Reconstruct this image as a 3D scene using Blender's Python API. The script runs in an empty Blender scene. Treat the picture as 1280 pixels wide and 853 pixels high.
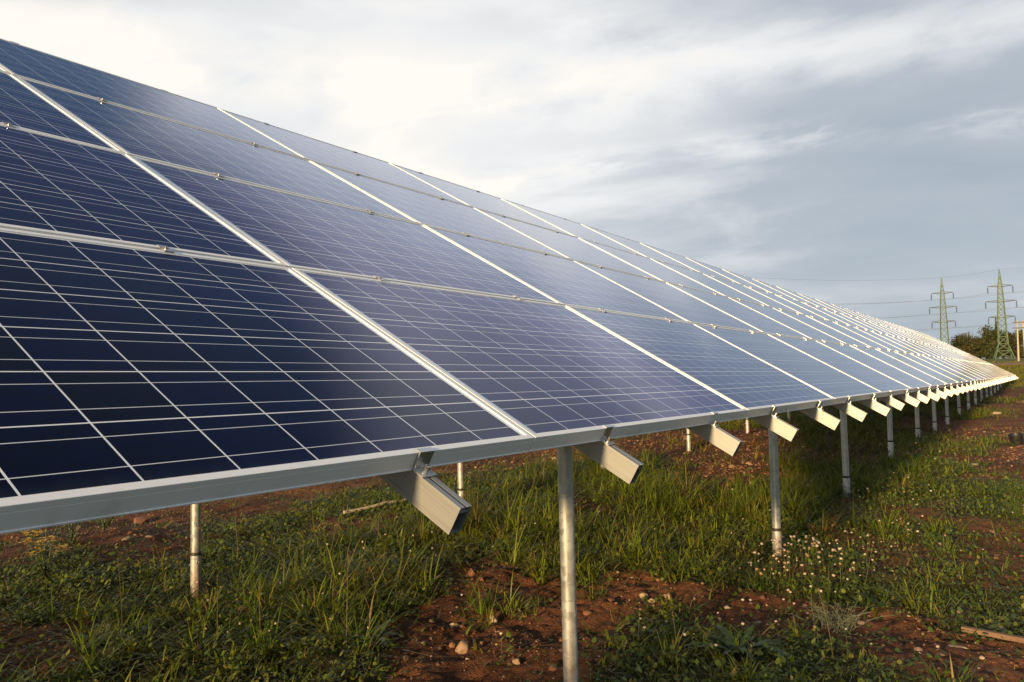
import bpy, bmesh, math, random
import numpy as np
from mathutils import Vector, Matrix

R = math.radians
scene = bpy.context.scene
random.seed(11)
rng = np.random.default_rng(11)

# ------------------------------------------------------------------ camera
EDGE = 1.0                                   # height of the array's low edge
cam_d = bpy.data.cameras.new('camera')
cam = bpy.data.objects.new('camera', cam_d)
scene.collection.objects.link(cam)
scene.camera = cam
cam_d.sensor_width = 36.0
cam_d.sensor_fit = 'HORIZONTAL'
cam_d.lens = 36.0 * 1000 / 1280
cam_d.clip_start = 0.05
cam_d.clip_end = 6000
yaw, pitch, roll = R(-33.54), R(3.02), R(-1.24)
_f = Vector((math.sin(yaw) * math.cos(pitch), math.cos(yaw) * math.cos(pitch), math.sin(pitch)))
_r = Vector((math.cos(yaw), -math.sin(yaw), 0))
_u = _r.cross(_f)
_r2 = _r * math.cos(roll) + _u * math.sin(roll)
_u2 = -_r * math.sin(roll) + _u * math.cos(roll)
CAM = Vector((1.03, -1.646, EDGE + 0.132))
m = Matrix((_r2, _u2, -_f)).transposed().to_4x4()
m.translation = CAM
cam.matrix_world = m

# ------------------------------------------------------------------ sun, sky, exposure
SUN_EL, SUN_AZ = R(8.5), R(1.0)              # azimuth: from -Y towards +X
S = Vector((math.sin(SUN_AZ) * math.cos(SUN_EL), -math.cos(SUN_AZ) * math.cos(SUN_EL), math.sin(SUN_EL)))
sl = bpy.data.lights.new('sun', 'SUN')
sl.energy = 5.0
sl.angle = R(2.5)
sl.color = (1.0, 0.70, 0.35)
so = bpy.data.objects.new('sun', sl)
scene.collection.objects.link(so)
so.rotation_euler = S.to_track_quat('Z', 'Y').to_euler()
so.location = S * 50

scene.view_settings.view_transform = 'Standard'
scene.view_settings.look = 'None'
scene.view_settings.gamma = 1
scene.view_settings.exposure = 0.62
scene.view_settings.use_curve_mapping = False
scene.cycles.max_bounces = 6
scene.cycles.diffuse_bounces = 3
scene.cycles.glossy_bounces = 4
scene.cycles.transmission_bounces = 4
scene.cycles.transparent_max_bounces = 4
scene.cycles.caustics_reflective = False
scene.cycles.caustics_refractive = False


class NT:
    """small helper for node trees"""
    def __init__(s, tree):
        s.t = tree

    def n(s, typ, **kw):
        nd = s.t.nodes.new(typ)
        ins = kw.pop('ins', {})
        for k, v in kw.items():
            setattr(nd, k, v)
        for k, v in ins.items():
            s.put(nd.inputs[k], v)
        return nd

    def put(s, sock, v):
        if hasattr(v, 'is_output') or isinstance(v, bpy.types.NodeSocket):
            s.t.links.new(v, sock)
        else:
            sock.default_value = v

    def math(s, op, a, b=None, c=None, clamp=False):
        nd = s.n('ShaderNodeMath', operation=op, use_clamp=clamp)
        s.put(nd.inputs[0], a)
        if b is not None: s.put(nd.inputs[1], b)
        if c is not None: s.put(nd.inputs[2], c)
        return nd.outputs[0]

    def vmath(s, op, a, b=None, out=0):
        nd = s.n('ShaderNodeVectorMath', operation=op)
        s.put(nd.inputs[0], a)
        if b is not None: s.put(nd.inputs[1], b)
        return nd.outputs[out]

    def smooth(s, v, a, b):
        nd = s.n('ShaderNodeMapRange', interpolation_type='SMOOTHSTEP')
        s.put(nd.inputs['Value'], v)
        nd.inputs['From Min'].default_value = a
        nd.inputs['From Max'].default_value = b
        return nd.outputs['Result']

    def mix(s, f, a, b, blend='MIX'):
        nd = s.n('ShaderNodeMix', data_type='RGBA', blend_type=blend)
        s.put(nd.inputs['Factor'], f)
        s.put(nd.inputs['A'], a)
        s.put(nd.inputs['B'], b)
        return nd.outputs['Result']

    def noise(s, vec, scale, detail=4, rough=0.5, out='Fac', lac=2.0, dist=0.0):
        nd = s.n('ShaderNodeTexNoise')
        if vec is not None: s.put(nd.inputs['Vector'], vec)
        nd.inputs['Scale'].default_value = scale
        nd.inputs['Detail'].default_value = detail
        nd.inputs['Roughness'].default_value = rough
        nd.inputs['Lacunarity'].default_value = lac
        nd.inputs['Distortion'].default_value = dist
        return nd.outputs[out]

    def ramp(s, f, stops):
        nd = s.n('ShaderNodeValToRGB')
        e = nd.color_ramp.elements
        while len(e) < len(stops): e.new(0.5)
        for el, (p, c) in zip(e, stops):
            el.position = p
            el.color = (*c, 1)
        s.put(nd.inputs[0], f)
        return nd.outputs[0]


world = bpy.data.worlds.new('World')
scene.world = world
world.use_nodes = True
wt = world.node_tree
wt.nodes.clear()
W = NT(wt)
sky = W.n('ShaderNodeTexSky', sky_type='NISHITA')
sky.sun_disc = False
sky.sun_elevation = SUN_EL
sky.sun_rotation = math.pi - SUN_AZ
sky.altitude = 200
sky.dust_density = 0.5
sky.ozone_density = 2.5
bg_sky = W.n('ShaderNodeBackground', ins={'Color': sky.outputs[0], 'Strength': 0.085})
tc = W.n('ShaderNodeTexCoord').outputs['Generated']
d = W.vmath('NORMALIZE', tc)
sx = W.n('ShaderNodeSeparateXYZ', ins={0: d})
zz = W.math('ADD', W.math('MAXIMUM', sx.outputs[2], 0.0), 0.16)
px = W.math('DIVIDE', sx.outputs[0], zz)
py = W.math('DIVIDE', sx.outputs[1], zz)
cp = W.n('ShaderNodeCombineXYZ', ins={0: px, 1: py, 2: 0.0}).outputs[0]
mp = W.n('ShaderNodeMapping', ins={'Vector': cp, 'Rotation': (0, 0, R(-12)), 'Scale': (0.75, 1.05, 1.0), 'Location': (3.1, 1.7, 0)}).outputs[0]
n1 = W.noise(mp, 0.8, 5, 0.5, dist=0.5)
n2 = W.noise(mp, 2.2, 9, 0.58, dist=0.25)
n3 = W.noise(W.vmath('ADD', mp, (7.3, 2.2, 0.0)), 1.5, 8, 0.56, dist=0.4)


def ang(az, el):
    return Vector((math.sin(R(az)) * math.cos(R(el)), math.cos(R(az)) * math.cos(R(el)), math.sin(R(el))))


def bank(az, el, inner, outer):
    """1 inside the inner angle of a direction, 0 past the outer one"""
    dt = W.vmath('DOT_PRODUCT', d, tuple(ang(az, el)), out=1)
    return W.smooth(dt, math.cos(R(outer)), math.cos(R(inner)))


left = bank(-58, 24, 14, 52)
# cloud over most of the sky, with a clear blue hole high on the left and clear air far behind
hole = W.math('MAXIMUM', bank(-48, 58, 21, 29), bank(-66, 38, 8, 16))
clear = W.math('MULTIPLY', hole, W.smooth(n2, 0.05, 0.25))
front = bank(-20, 25, 70, 125)
puff = W.smooth(n3, 0.46, 0.70)
thick = W.math('ADD', W.math('MULTIPLY', left, 0.47), W.math('MULTIPLY', W.math('SUBTRACT', n1, 0.5), 0.75))
thick = W.math('ADD', thick, W.math('MULTIPLY', W.math('SUBTRACT', n2, 0.5), 0.35))
thick = W.math('ADD', thick, W.math('MULTIPLY', puff, W.math('ADD', W.math('MULTIPLY', left, 0.24), 0.08)))
for el0, wd in ((0.355, 0.055), (0.255, 0.036)):      # two loose layers of lit cloud
    lay = W.math('ABSOLUTE', W.math('SUBTRACT', W.math('ADD', sx.outputs[2], W.math('MULTIPLY', W.math('SUBTRACT', n1, 0.5), 0.16)), el0))
    lay = W.math('MULTIPLY', W.math('SUBTRACT', 1.0, W.smooth(lay, 0.0, wd)), W.smooth(n2, 0.36, 0.60))
    thick = W.math('ADD', thick, W.math('MULTIPLY', lay, 0.36))
thick = W.math('ADD', thick, 0.235)
cl = W.ramp(thick, [(0.0, (0.36, 0.42, 0.48)), (0.30, (0.46, 0.51, 0.57)), (0.52, (0.68, 0.70, 0.72)), (0.75, (0.86, 0.86, 0.86)), (1.0, (1.0, 0.955, 0.885))])
bg_c = W.n('ShaderNodeBackground', ins={'Color': cl, 'Strength': 0.69})
cover = W.math('MULTIPLY', W.math('SUBTRACT', 1.0, W.math('MULTIPLY', clear, 0.92)), W.math('MULTIPLY', front, 0.95))
ms = W.n('ShaderNodeMixShader', ins={0: cover})
wt.links.new(bg_sky.outputs[0], ms.inputs[1])
wt.links.new(bg_c.outputs[0], ms.inputs[2])
wo = W.n('ShaderNodeOutputWorld')
wt.links.new(ms.outputs[0], wo.inputs[0])


# ------------------------------------------------------------------ helpers
def mat(name):
    mt = bpy.data.materials.new(name)
    mt.use_nodes = True
    t = mt.node_tree
    t.nodes.clear()
    N = NT(t)
    b = N.n('ShaderNodeBsdfPrincipled')
    o = N.n('ShaderNodeOutputMaterial')
    t.links.new(b.outputs[0], o.inputs[0])
    return mt, N, b, o


def link(o, parent=None):
    scene.collection.objects.link(o)
    if parent is not None:
        o.parent = parent
    return o


def tag(o, label=None, cat=None, group=None, kind=None):
    if label: o['label'] = label
    if cat: o['category'] = cat
    if group: o['group'] = group
    if kind: o['kind'] = kind
    return o


def empty(name, loc=(0, 0, 0)):
    o = bpy.data.objects.new(name, None)
    o.empty_display_size = 0.2
    o.location = loc
    return link(o)


class MB:
    """collects verts and faces into one mesh"""
    def __init__(s):
        s.v, s.f, s.mi = [], [], []

    def add(s, vs, fs, mi=0):
        k = len(s.v)
        s.v += [tuple(p) for p in vs]
        s.f += [tuple(i + k for i in f) for f in fs]
        s.mi += [mi] * len(fs)

    def box(s, x0, x1, y0, y1, z0, z1, mi=0):
        vs = [(x0, y0, z0), (x1, y0, z0), (x1, y1, z0), (x0, y1, z0), (x0, y0, z1), (x1, y0, z1), (x1, y1, z1), (x0, y1, z1)]
        s.add(vs, [(3, 2, 1, 0), (4, 5, 6, 7), (0, 1, 5, 4), (1, 2, 6, 5), (2, 3, 7, 6), (3, 0, 4, 7)], mi)

    def tube(s, p, q, r0, r1=None, n=12, cap=True, mi=0):
        p, q = Vector(p), Vector(q)
        r1 = r0 if r1 is None else r1
        dr = (q - p).normalized()
        a = dr.orthogonal().normalized()
        b = dr.cross(a)
        vs = []
        for c, r in ((p, r0), (q, r1)):
            for i in range(n):
                t = 2 * math.pi * i / n
                vs.append(c + (a * math.cos(t) + b * math.sin(t)) * r)
        fs = [(i, (i + 1) % n, n + (i + 1) % n, n + i) for i in range(n)]
        if cap:
            fs += [tuple(range(n - 1, -1, -1)), tuple(range(n, 2 * n))]
        s.add(vs, fs, mi)

    def path(s, pts, rad, n=6, mi=0):
        """tube along a polyline"""
        pts = [Vector(p) for p in pts]
        rad = rad if hasattr(rad, '__len__') else [rad] * len(pts)
        vs = []
        a = None
        for i, p in enumerate(pts):
            dr = (pts[min(i + 1, len(pts) - 1)] - pts[max(i - 1, 0)]).normalized()
            if a is None:
                a = dr.orthogonal().normalized()
            else:
                a = (a - dr * a.dot(dr)).normalized()
            b = dr.cross(a)
            for k in range(n):
                t = 2 * math.pi * k / n
                vs.append(p + (a * math.cos(t) + b * math.sin(t)) * rad[i])
        fs = []
        for i in range(len(pts) - 1):
            for k in range(n):
                fs.append((i * n + k, i * n + (k + 1) % n, (i + 1) * n + (k + 1) % n, (i + 1) * n + k))
        fs += [tuple(range(n - 1, -1, -1)), tuple(range((len(pts) - 1) * n, len(pts) * n))]
        s.add(vs, fs, mi)

    def mesh(s, name, mats, smooth=False, bevel=0.0):
        me = bpy.data.meshes.new(name)
        me.from_pydata(s.v, [], s.f)
        for mm in (mats if isinstance(mats, (list, tuple)) else [mats]):
            me.materials.append(mm)
        me.polygons.foreach_set('material_index', s.mi)
        bm = bmesh.new()
        bm.from_mesh(me)
        bmesh.ops.recalc_face_normals(bm, faces=bm.faces)
        if bevel:
            es = [e for e in bm.edges if len(e.link_faces) == 2 and e.calc_face_angle(0) > 0.9]
            bmesh.ops.bevel(bm, geom=es, offset=bevel, segments=1, affect='EDGES', clamp_overlap=True)
        bm.to_mesh(me)
        bm.free()
        if smooth:
            me.polygons.foreach_set('use_smooth', [True] * len(me.polygons))
            me.set_sharp_from_angle(angle=R(35))
        return me

    def build(s, name, mats, parent=None, **kw):
        return link(bpy.data.objects.new(name, s.mesh(name, mats, **kw)), parent)


def big_mesh(name, V, quads, tris, material, colors=None):
    """fast mesh from numpy arrays, with an optional per-vertex colour"""
    me = bpy.data.meshes.new(name)
    nq, nt = len(quads), len(tris)
    me.vertices.add(len(V))
    me.vertices.foreach_set('co', V.astype(np.float32).ravel())
    me.loops.add(nq * 4 + nt * 3)
    me.loops.foreach_set('vertex_index', np.concatenate([quads.ravel(), tris.ravel()]).astype(np.int32))
    me.polygons.add(nq + nt)
    ls = np.concatenate([np.arange(nq) * 4, nq * 4 + np.arange(nt) * 3]).astype(np.int32)
    me.polygons.foreach_set('loop_start', ls)
    me.polygons.foreach_set('use_smooth', np.ones(nq + nt, dtype=bool))
    me.update(calc_edges=True)
    if colors is not None:
        at = me.attributes.new('tint', 'FLOAT_COLOR', 'POINT')
        at.data.foreach_set('color', np.concatenate([colors, np.ones((len(colors), 1))], 1).astype(np.float32).ravel())
    me.materials.append(material)
    return link(bpy.data.objects.new(name, me))


# value noise on the plane
_tab = np.random.default_rng(5).random((256, 256))


def vnoise(x, y):
    x, y = np.asarray(x, float), np.asarray(y, float)
    xi, yi = np.floor(x).astype(int), np.floor(y).astype(int)
    fx, fy = x - xi, y - yi
    fx, fy = fx * fx * (3 - 2 * fx), fy * fy * (3 - 2 * fy)
    g = lambda a, b: _tab[a & 255, b & 255]
    return (g(xi, yi) * (1 - fx) + g(xi + 1, yi) * fx) * (1 - fy) + (g(xi, yi + 1) * (1 - fx) + g(xi + 1, yi + 1) * fx) * fy


def fbm(x, y, o=4):
    t, a = 0, 0.5
    for i in range(o):
        t = t + a * vnoise(x * 2 ** i + 17 * i, y * 2 ** i + 31 * i)
        a *= 0.5
    return t / (1 - 0.5 ** o)


HY = [-400, -40, -10, -6, -3, 0, 2, 5, 8, 14, 25, 45, 62, 74, 82, 120, 270, 500, 3000]
HZ = [0.0, 0.0, 0.05, 0.10, 0.02, 0.01, 0.06, 0.21, 0.30, 0.36, 0.44, 0.68, 1.35, 1.92, 1.98, 2.3, 5.2, 6.0, 6.0]


def ground_z(x, y):
    x, y = np.asarray(x, float), np.asarray(y, float)
    z = np.interp(y, HY, HZ)
    near = np.exp(-(np.maximum(np.abs(y - 4) - 8, 0) / 8) ** 2) * np.exp(-(np.maximum(np.abs(x + 1) - 6, 0) / 5) ** 2)
    z = z + 0.05 * near * np.clip((-x - 1.2), 0, 2) * np.interp(y, [0, 6, 12], [1, 0, 0])
    z = z + (fbm(x * 0.9 + 40, y * 0.9 + 12, 3) - 0.5) * 0.10 * near
    z = z + (fbm(x * 6 + 4, y * 6 + 2, 4) - 0.5) * 0.045 * near
    fine = np.exp(-(np.maximum(np.abs(y - 2) - 2.5, 0) / 2) ** 2) * np.exp(-(np.maximum(np.abs(x + 0.6) - 2.4, 0) / 1) ** 2)
    z = z + (np.abs(fbm(x * 13 + 2, y * 13 + 4, 3) - 0.5) * 0.045 + (fbm(x * 27 + 9, y * 27 + 1, 2) - 0.5) * 0.016) * fine
    z = z + 0.95 * np.exp(-((x - 0.1) / 1.5) ** 2 - ((y + 3.7) / 0.75) ** 2)      # unseen mound added behind the camera to shade the foreground
    z = z + (fbm(x * 0.06 + 9, y * 0.06 + 3, 3) - 0.5) * 0.5 * (1 - near) * np.clip((np.hypot(x, y) - 12) / 40, 0, 1)
    return z


# soil patches as outlines on the ground, metres
SOIL = [([(-1.12, 0.5), (-1.48, 1.1), (-1.72, 1.56), (-1.92, 2.08), (-1.85, 2.3), (-1.53, 2.17), (-1.18, 2.01), (-0.94, 1.97), (-0.84, 2.37), (-0.59, 2.31), (-0.36, 2.33), (-0.13, 2.28), (0.08, 2.17), (0.28, 2.21), (0.48, 2.16), (0.69, 2.18), (0.81, 2.14), (1.02, 2.17), (1.01, 1.59), (0.7, 1.39), (0.55, 1.64), (0.31, 1.87), (0.11, 1.91), (0.08, 1.55), (-0.17, 1.7), (-0.39, 1.82), (-0.62, 1.8), (-0.58, 1.41), (-0.32, 0.79)], 1.0),
    ([(-4.19, 0.42), (-6.69, 1.4), (-5.46, 3.64), (-4.68, 4.77), (-4.15, 4.07), (-4.21, 2.7), (-4.27, 2.15), (-3.63, 1.43), (-3.3, 1.09), (-3.57, 1.0), (-4.25, 1.12), (-4.03, 0.82)], 0.97),
    ([(-4.56, 4.4), (-5.03, 6.7), (-4.21, 7.75), (-3.6, 9.89), (-2.43, 12.3), (-1.16, 7.46), (-1.02, 5.45), (-1.67, 5.64), (-2.71, 6.5), (-3.13, 5.79), (-3.62, 5.32), (-3.72, 4.37)], 0.95),
    ([(-1.79, 9.7), (-1.45, 12.41), (-0.93, 13.88), (-0.24, 11.83), (-0.11, 6.23), (-0.44, 5.81), (-0.72, 5.58)], 0.6),
    ([(-1.3, 12.96), (-0.75, 17.37), (-0.01, 20.06), (1.41, 22.03), (1.1, 4.71), (0.85, 6.21), (0.6, 6.83), (0.19, 7.12), (0.04, 9.71), (-0.44, 10.75)], 0.97),
    ([(0.33, 3.36), (0.47, 3.55), (0.63, 3.5), (0.5, 3.19)], 0.8),
    ([(0.24, 4.42), (0.42, 5.15), (0.48, 4.97), (0.36, 4.18)], 0.7),
    ([(0.73, 3.02), (1.04, 3.39), (1.03, 3.04), (0.81, 2.84)], 0.7),
    ([(-1.8, 28.9), (1.6, 32.7), (1.49, 26.61), (-0.29, 22.39)], 0.9)]
GRASSY = [[(-1.25, 1.53), (-1.03, 1.69), (-0.93, 1.59), (-1.05, 1.43), (-1.17, 1.4)],
    [(-0.04, 8.71), (0.44, 10.33), (0.7, 8.7), (0.33, 7.06)],
    [(-0.48, 15.95), (0.4, 17.0), (0.37, 14.33), (-0.23, 13.67)]]


def in_poly(x, y, poly):
    c = np.zeros(x.shape, bool)
    n = len(poly)
    for i in range(n):
        x0, y0 = poly[i]
        x1, y1 = poly[(i + 1) % n]
        if y0 == y1: continue
        c ^= ((y0 > y) != (y1 > y)) & (x < (x1 - x0) * (y - y0) / (y1 - y0) + x0)
    return c


def soil_mask(x, y):
    """1 on bare soil, 0 under vegetation"""
    x, y = np.asarray(x, float), np.asarray(y, float)
    dist = np.clip(np.hypot(x - CAM.x, y - CAM.y) / 6, 0.25, 3)
    wx = x + (fbm(x * 4 + 3, y * 4 + 8, 4) - 0.5) * 0.75 * np.minimum(dist, 1.0)
    wy = y + (fbm(x * 4 + 53, y * 4 + 28, 4) - 0.5) * 0.95 * np.minimum(dist, 1.2)
    mk = np.zeros(x.shape)
    for poly, amt in SOIL:
        mk = np.maximum(mk, in_poly(wx, wy, poly) * amt)
    for poly in GRASSY:
        mk = np.where(in_poly(wx, wy, poly), 0.05, mk)
    spots = np.clip((fbm(x * 1.3 + 71, y * 1.3 + 5, 4) - 0.55) * 7, 0, 0.8)
    return np.maximum(mk, spots)


# ------------------------------------------------------------------ materials
def soil_material():
    mt, N, b, o = mat('red_soil')
    geo = N.n('ShaderNodeNewGeometry').outputs['Position']
    a = N.noise(geo, 1.3, 6, 0.6)
    c = N.noise(geo, 14, 8, 0.65)
    f = N.noise(geo, 120, 3, 0.6)
    base = N.ramp(N.math('ADD', N.math('MULTIPLY', a, 0.5), N.math('MULTIPLY', c, 0.5)),
                  [(0.32, (0.036, 0.017, 0.010)), (0.46, (0.110, 0.043, 0.021)), (0.58, (0.195, 0.080, 0.038)), (0.75, (0.29, 0.155, 0.09))])
    base = N.mix(N.smooth(f, 0.55, 0.75), base, (0.24, 0.15, 0.10, 1))
    att = N.n('ShaderNodeAttribute', attribute_name='tint').outputs['Color']
    sep = N.n('ShaderNodeSeparateColor', ins={0: att})
    green = N.ramp(N.noise(geo, 9, 6, 0.7), [(0.3, (0.022, 0.028, 0.010)), (0.55, (0.045, 0.055, 0.016)), (0.75, (0.09, 0.085, 0.03))])
    field = N.ramp(N.noise(geo, 0.35, 8, 0.7), [(0.3, (0.05, 0.07, 0.018)), (0.5, (0.11, 0.12, 0.03)), (0.7, (0.22, 0.17, 0.06))])
    base = N.mix(sep.outputs[0], base, green)
    base = N.mix(sep.outputs[1], base, field)
    base = N.mix(sep.outputs[2], base, N.ramp(N.noise(geo, 0.6, 8, 0.7), [(0.3, (0.20, 0.12, 0.075)), (0.7, (0.36, 0.24, 0.16))]))
    N.put(b.inputs['Base Color'], base)
    b.inputs['Roughness'].default_value = 0.95
    b.inputs['Specular IOR Level'].default_value = 0.15
    bp = N.n('ShaderNodeBump', ins={'Strength': 1.0, 'Distance': 0.03, 'Height': N.math('ADD', N.math('MULTIPLY', c, 1.0), N.math('MULTIPLY', f, 0.4))})
    N.put(b.inputs['Normal'], bp.outputs[0])
    return mt


def leaf_material(name, trans=0.3, rough=0.5):
    mt, N, b, o = mat(name)
    att = N.n('ShaderNodeAttribute', attribute_name='tint').outputs['Color']
    N.put(b.inputs['Base Color'], att)
    b.inputs['Roughness'].default_value = rough
    b.inputs['Specular IOR Level'].default_value = 0.35
    tr = N.n('ShaderNodeBsdfTranslucent')
    N.put(tr.inputs['Color'], N.mix(1.0, att, (1.3, 1.25, 0.6, 1), 'MULTIPLY'))
    mx = N.n('ShaderNodeMixShader', ins={0: trans})
    N.t.links.new(b.outputs[0], mx.inputs[1])
    N.t.links.new(tr.outputs[0], mx.inputs[2])
    N.t.links.new(mx.outputs[0], o.inputs[0])
    return mt


PL, PW = 1.668, 0.995                         # one panel
PITCH, ROW = 1.675, 1.01


def cell_material():
    mt, N, b, o = mat('solar_cells')
    tcn = N.n('ShaderNodeTexCoord').outputs['Object']
    sp = N.n('ShaderNodeSeparateXYZ', ins={0: tcn})
    mx_, my_ = 0.030, 0.018
    cx = N.math('MULTIPLY', N.math('SUBTRACT', sp.outputs[0], mx_), 10 / (PL - 2 * mx_))
    cy = N.math('MULTIPLY', N.math('SUBTRACT', sp.outputs[1], my_), 6 / (PW - 2 * my_))
    fx, fy = N.math('FRACT', cx), N.math('FRACT', cy)
    ax = N.math('ABSOLUTE', N.math('SUBTRACT', fx, 0.5))
    ay = N.math('ABSOLUTE', N.math('SUBTRACT', fy, 0.5))
    gx = N.math('GREATER_THAN', ax, 0.5 - 0.0105)
    gy = N.math('GREATER_THAN', ay, 0.5 - 0.0105)
    ox = N.math('GREATER_THAN', N.math('ABSOLUTE', N.math('SUBTRACT', cx, 5.0)), 5.0)
    oy = N.math('GREATER_THAN', N.math('ABSOLUTE', N.math('SUBTRACT', cy, 3.0)), 3.0)
    gaps = N.math('MAXIMUM', N.math('MAXIMUM', gx, gy), N.math('MAXIMUM', ox, oy))
    bus = N.math('LESS_THAN', N.math('ABSOLUTE', N.math('SUBTRACT', ay, 0.25)), 0.0062)
    # fine grid fingers across the busbars and the grain of the crystals
    ids = N.n('ShaderNodeCombineXYZ', ins={0: N.math('FLOOR', cx), 1: N.math('FLOOR', cy), 2: N.math('MULTIPLY', N.n('ShaderNodeObjectInfo').outputs['Random'], 50.0)}).outputs[0]
    wn = N.n('ShaderNodeTexWhiteNoise', noise_dimensions='3D')
    N.put(wn.inputs['Vector'], ids)
    vor = N.n('ShaderNodeTexVoronoi', voronoi_dimensions='3D')
    N.put(vor.inputs['Vector'], N.vmath('ADD', tcn, N.vmath('SCALE', ids, None)))
    vor.inputs['Scale'].default_value = 70
    gr = N.n('ShaderNodeSeparateColor', ins={0: vor.outputs['Color']}).outputs[0]
    cell = N.ramp(wn.outputs['Value'], [(0.0, (0.002, 0.006, 0.030)), (0.5, (0.002, 0.005, 0.021)), (0.78, (0.003, 0.003, 0.010)), (1.0, (0.007, 0.004, 0.005))])
    cell = N.mix(1.0, cell, N.ramp(gr, [(0.0, (0.55, 0.55, 0.55)), (1.0, (1.6, 1.6, 1.65))]), 'MULTIPLY')
    fing = N.math('GREATER_THAN', N.math('ABSOLUTE', N.math('SUBTRACT', N.math('FRACT', N.math('MULTIPLY', cx, 60.0)), 0.5)), 0.46)
    cell = N.mix(N.math('MULTIPLY', fing, 0.05), cell, (0.5, 0.5, 0.5, 1))
    col = N.mix(bus, cell, (0.78, 0.79, 0.80, 1))
    col = N.mix(gaps, col, (0.92, 0.92, 0.92, 1))
    dust = N.noise(tcn, 3.0, 5, 0.6)
    # dust: a line of dirt along the low edge, dried runs and a few specks
    run = N.noise(N.n('ShaderNodeMapping', ins={'Vector': tcn, 'Scale': (34, 1.5, 1)}).outputs[0], 1.0, 5, 0.6)
    low = N.smooth(N.math('ADD', sp.outputs[1], N.math('MULTIPLY', run, 0.05)), 0.085, 0.03)
    speck = N.smooth(N.noise(tcn, 38, 2, 0.5), 0.74, 0.80)
    dirt = N.math('ADD', N.math('ADD', N.math('MULTIPLY', low, 0.16), N.math('MULTIPLY', N.smooth(run, 0.5, 0.8), 0.008)), N.math('ADD', N.math('MULTIPLY', speck, 0.12), N.math('MULTIPLY', dust, 0.002)), clamp=True)
    col = N.mix(dirt, col, (0.34, 0.28, 0.22, 1))
    N.put(b.inputs['Base Color'], col)
    N.put(b.inputs['Roughness'], N.math('ADD', N.math('MULTIPLY', dust, 0.08), 0.06))
    b.inputs['IOR'].default_value = 1.35
    # the blue nitride film of the cells reflects like tinted metal, the white backing does not
    film = N.math('MULTIPLY', N.math('SUBTRACT', 1.0, N.math('MAXIMUM', gaps, bus)), 0.85)
    N.put(b.inputs['Metallic'], film)
    b.inputs['Specular Tint'].default_value = (0.07, 0.23, 0.64, 1)
    b.inputs['Coat Weight'].default_value = 0.8
    b.inputs['Coat IOR'].default_value = 1.35
    b.inputs['Coat Roughness'].default_value = 0.075
    # white back of the panel
    return mt


def metal(name, col, rough, metallic=0.9, brush=None, blotch=0.0):
    mt, N, b, o = mat(name)
    tcn = N.n('ShaderNodeTexCoord').outputs['Object']
    v = tcn
    if brush:
        v = N.n('ShaderNodeMapping', ins={'Vector': tcn, 'Scale': brush}).outputs[0]
    n1_ = N.noise(v, 1.0 if brush else 28, 6, 0.65)
    n2_ = N.noise(tcn, 9, 5, 0.6)
    k = blotch
    c = N.mix(n1_, (col[0] * (1 - k), col[1] * (1 - k), col[2] * (1 - k), 1), (min(1, col[0] * (1 + k)), min(1, col[1] * (1 + k)), min(1, col[2] * (1 + k)), 1))
    c = N.mix(N.math('MULTIPLY', N.smooth(n2_, 0.55, 0.75), 0.35), c, (col[0] * 0.6, col[1] * 0.58, col[2] * 0.54, 1))
    N.put(b.inputs['Base Color'], c)
    b.inputs['Metallic'].default_value = metallic
    N.put(b.inputs['Roughness'], N.math('ADD', N.math('MULTIPLY', n1_, 0.16), rough - 0.08))
    return mt


def zinc(name, col, rough):
    mt, N, b, o = mat(name)
    tcn = N.n('ShaderNodeTexCoord').outputs['Object']
    vo = N.n('ShaderNodeTexVoronoi')
    N.put(vo.inputs['Vector'], N.vmath('ADD', tcn, N.vmath('MULTIPLY', N.noise(tcn, 45, 3, 0.6, out='Color'), (0.03, 0.03, 0.03))))
    vo.inputs['Scale'].default_value = 42
    sp = N.n('ShaderNodeSeparateColor', ins={0: vo.outputs['Color']}).outputs[0]
    run = N.noise(N.n('ShaderNodeMapping', ins={'Vector': tcn, 'Scale': (40, 40, 2.2)}).outputs[0], 1.0, 6, 0.65)
    c = N.mix(sp, tuple(v * 0.80 for v in col) + (1,), tuple(min(1, v * 1.10) for v in col) + (1,))
    c = N.mix(N.math('MULTIPLY', N.smooth(run, 0.5, 0.72), 0.6), c, (col[0] * 0.5, col[1] * 0.47, col[2] * 0.42, 1))
    c = N.mix(N.math('MULTIPLY', N.smooth(N.noise(tcn, 7, 6, 0.65), 0.55, 0.75), 0.25), c, (0.30, 0.22, 0.16, 1))
    hgt = N.n('ShaderNodeSeparateXYZ', ins={0: tcn}).outputs[2]
    mud = N.math('MULTIPLY', N.smooth(N.math('ADD', hgt, N.math('MULTIPLY', N.noise(tcn, 22, 6, 0.7), 0.30)), 0.50, 0.22), 0.8)
    c = N.mix(mud, c, (0.17, 0.085, 0.045, 1))
    N.put(b.inputs['Base Color'], c)
    N.put(b.inputs['Metallic'], N.math('MULTIPLY', N.math('SUBTRACT', 1.0, mud), 0.5))
    N.put(b.inputs['Roughness'], N.math('ADD', N.math('MULTIPLY', sp, 0.22), rough))
    bp = N.n('ShaderNodeBump', ins={'Strength': 0.25, 'Distance': 0.002, 'Height': run})
    N.put(b.inputs['Normal'], bp.outputs[0])
    return mt


def plain(name, col, rough=0.6, metallic=0.0, var=0.15, scale=20):
    mt, N, b, o = mat(name)
    tcn = N.n('ShaderNodeTexCoord').outputs['Object']
    c = N.mix(N.noise(tcn, scale, 5, 0.6), tuple(x * (1 - var) for x in col) + (1,), tuple(x * (1 + var) for x in col) + (1,))
    N.put(b.inputs['Base Color'], c)
    b.inputs['Roughness'].default_value = rough
    b.inputs['Metallic'].default_value = metallic
    return mt


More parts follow.
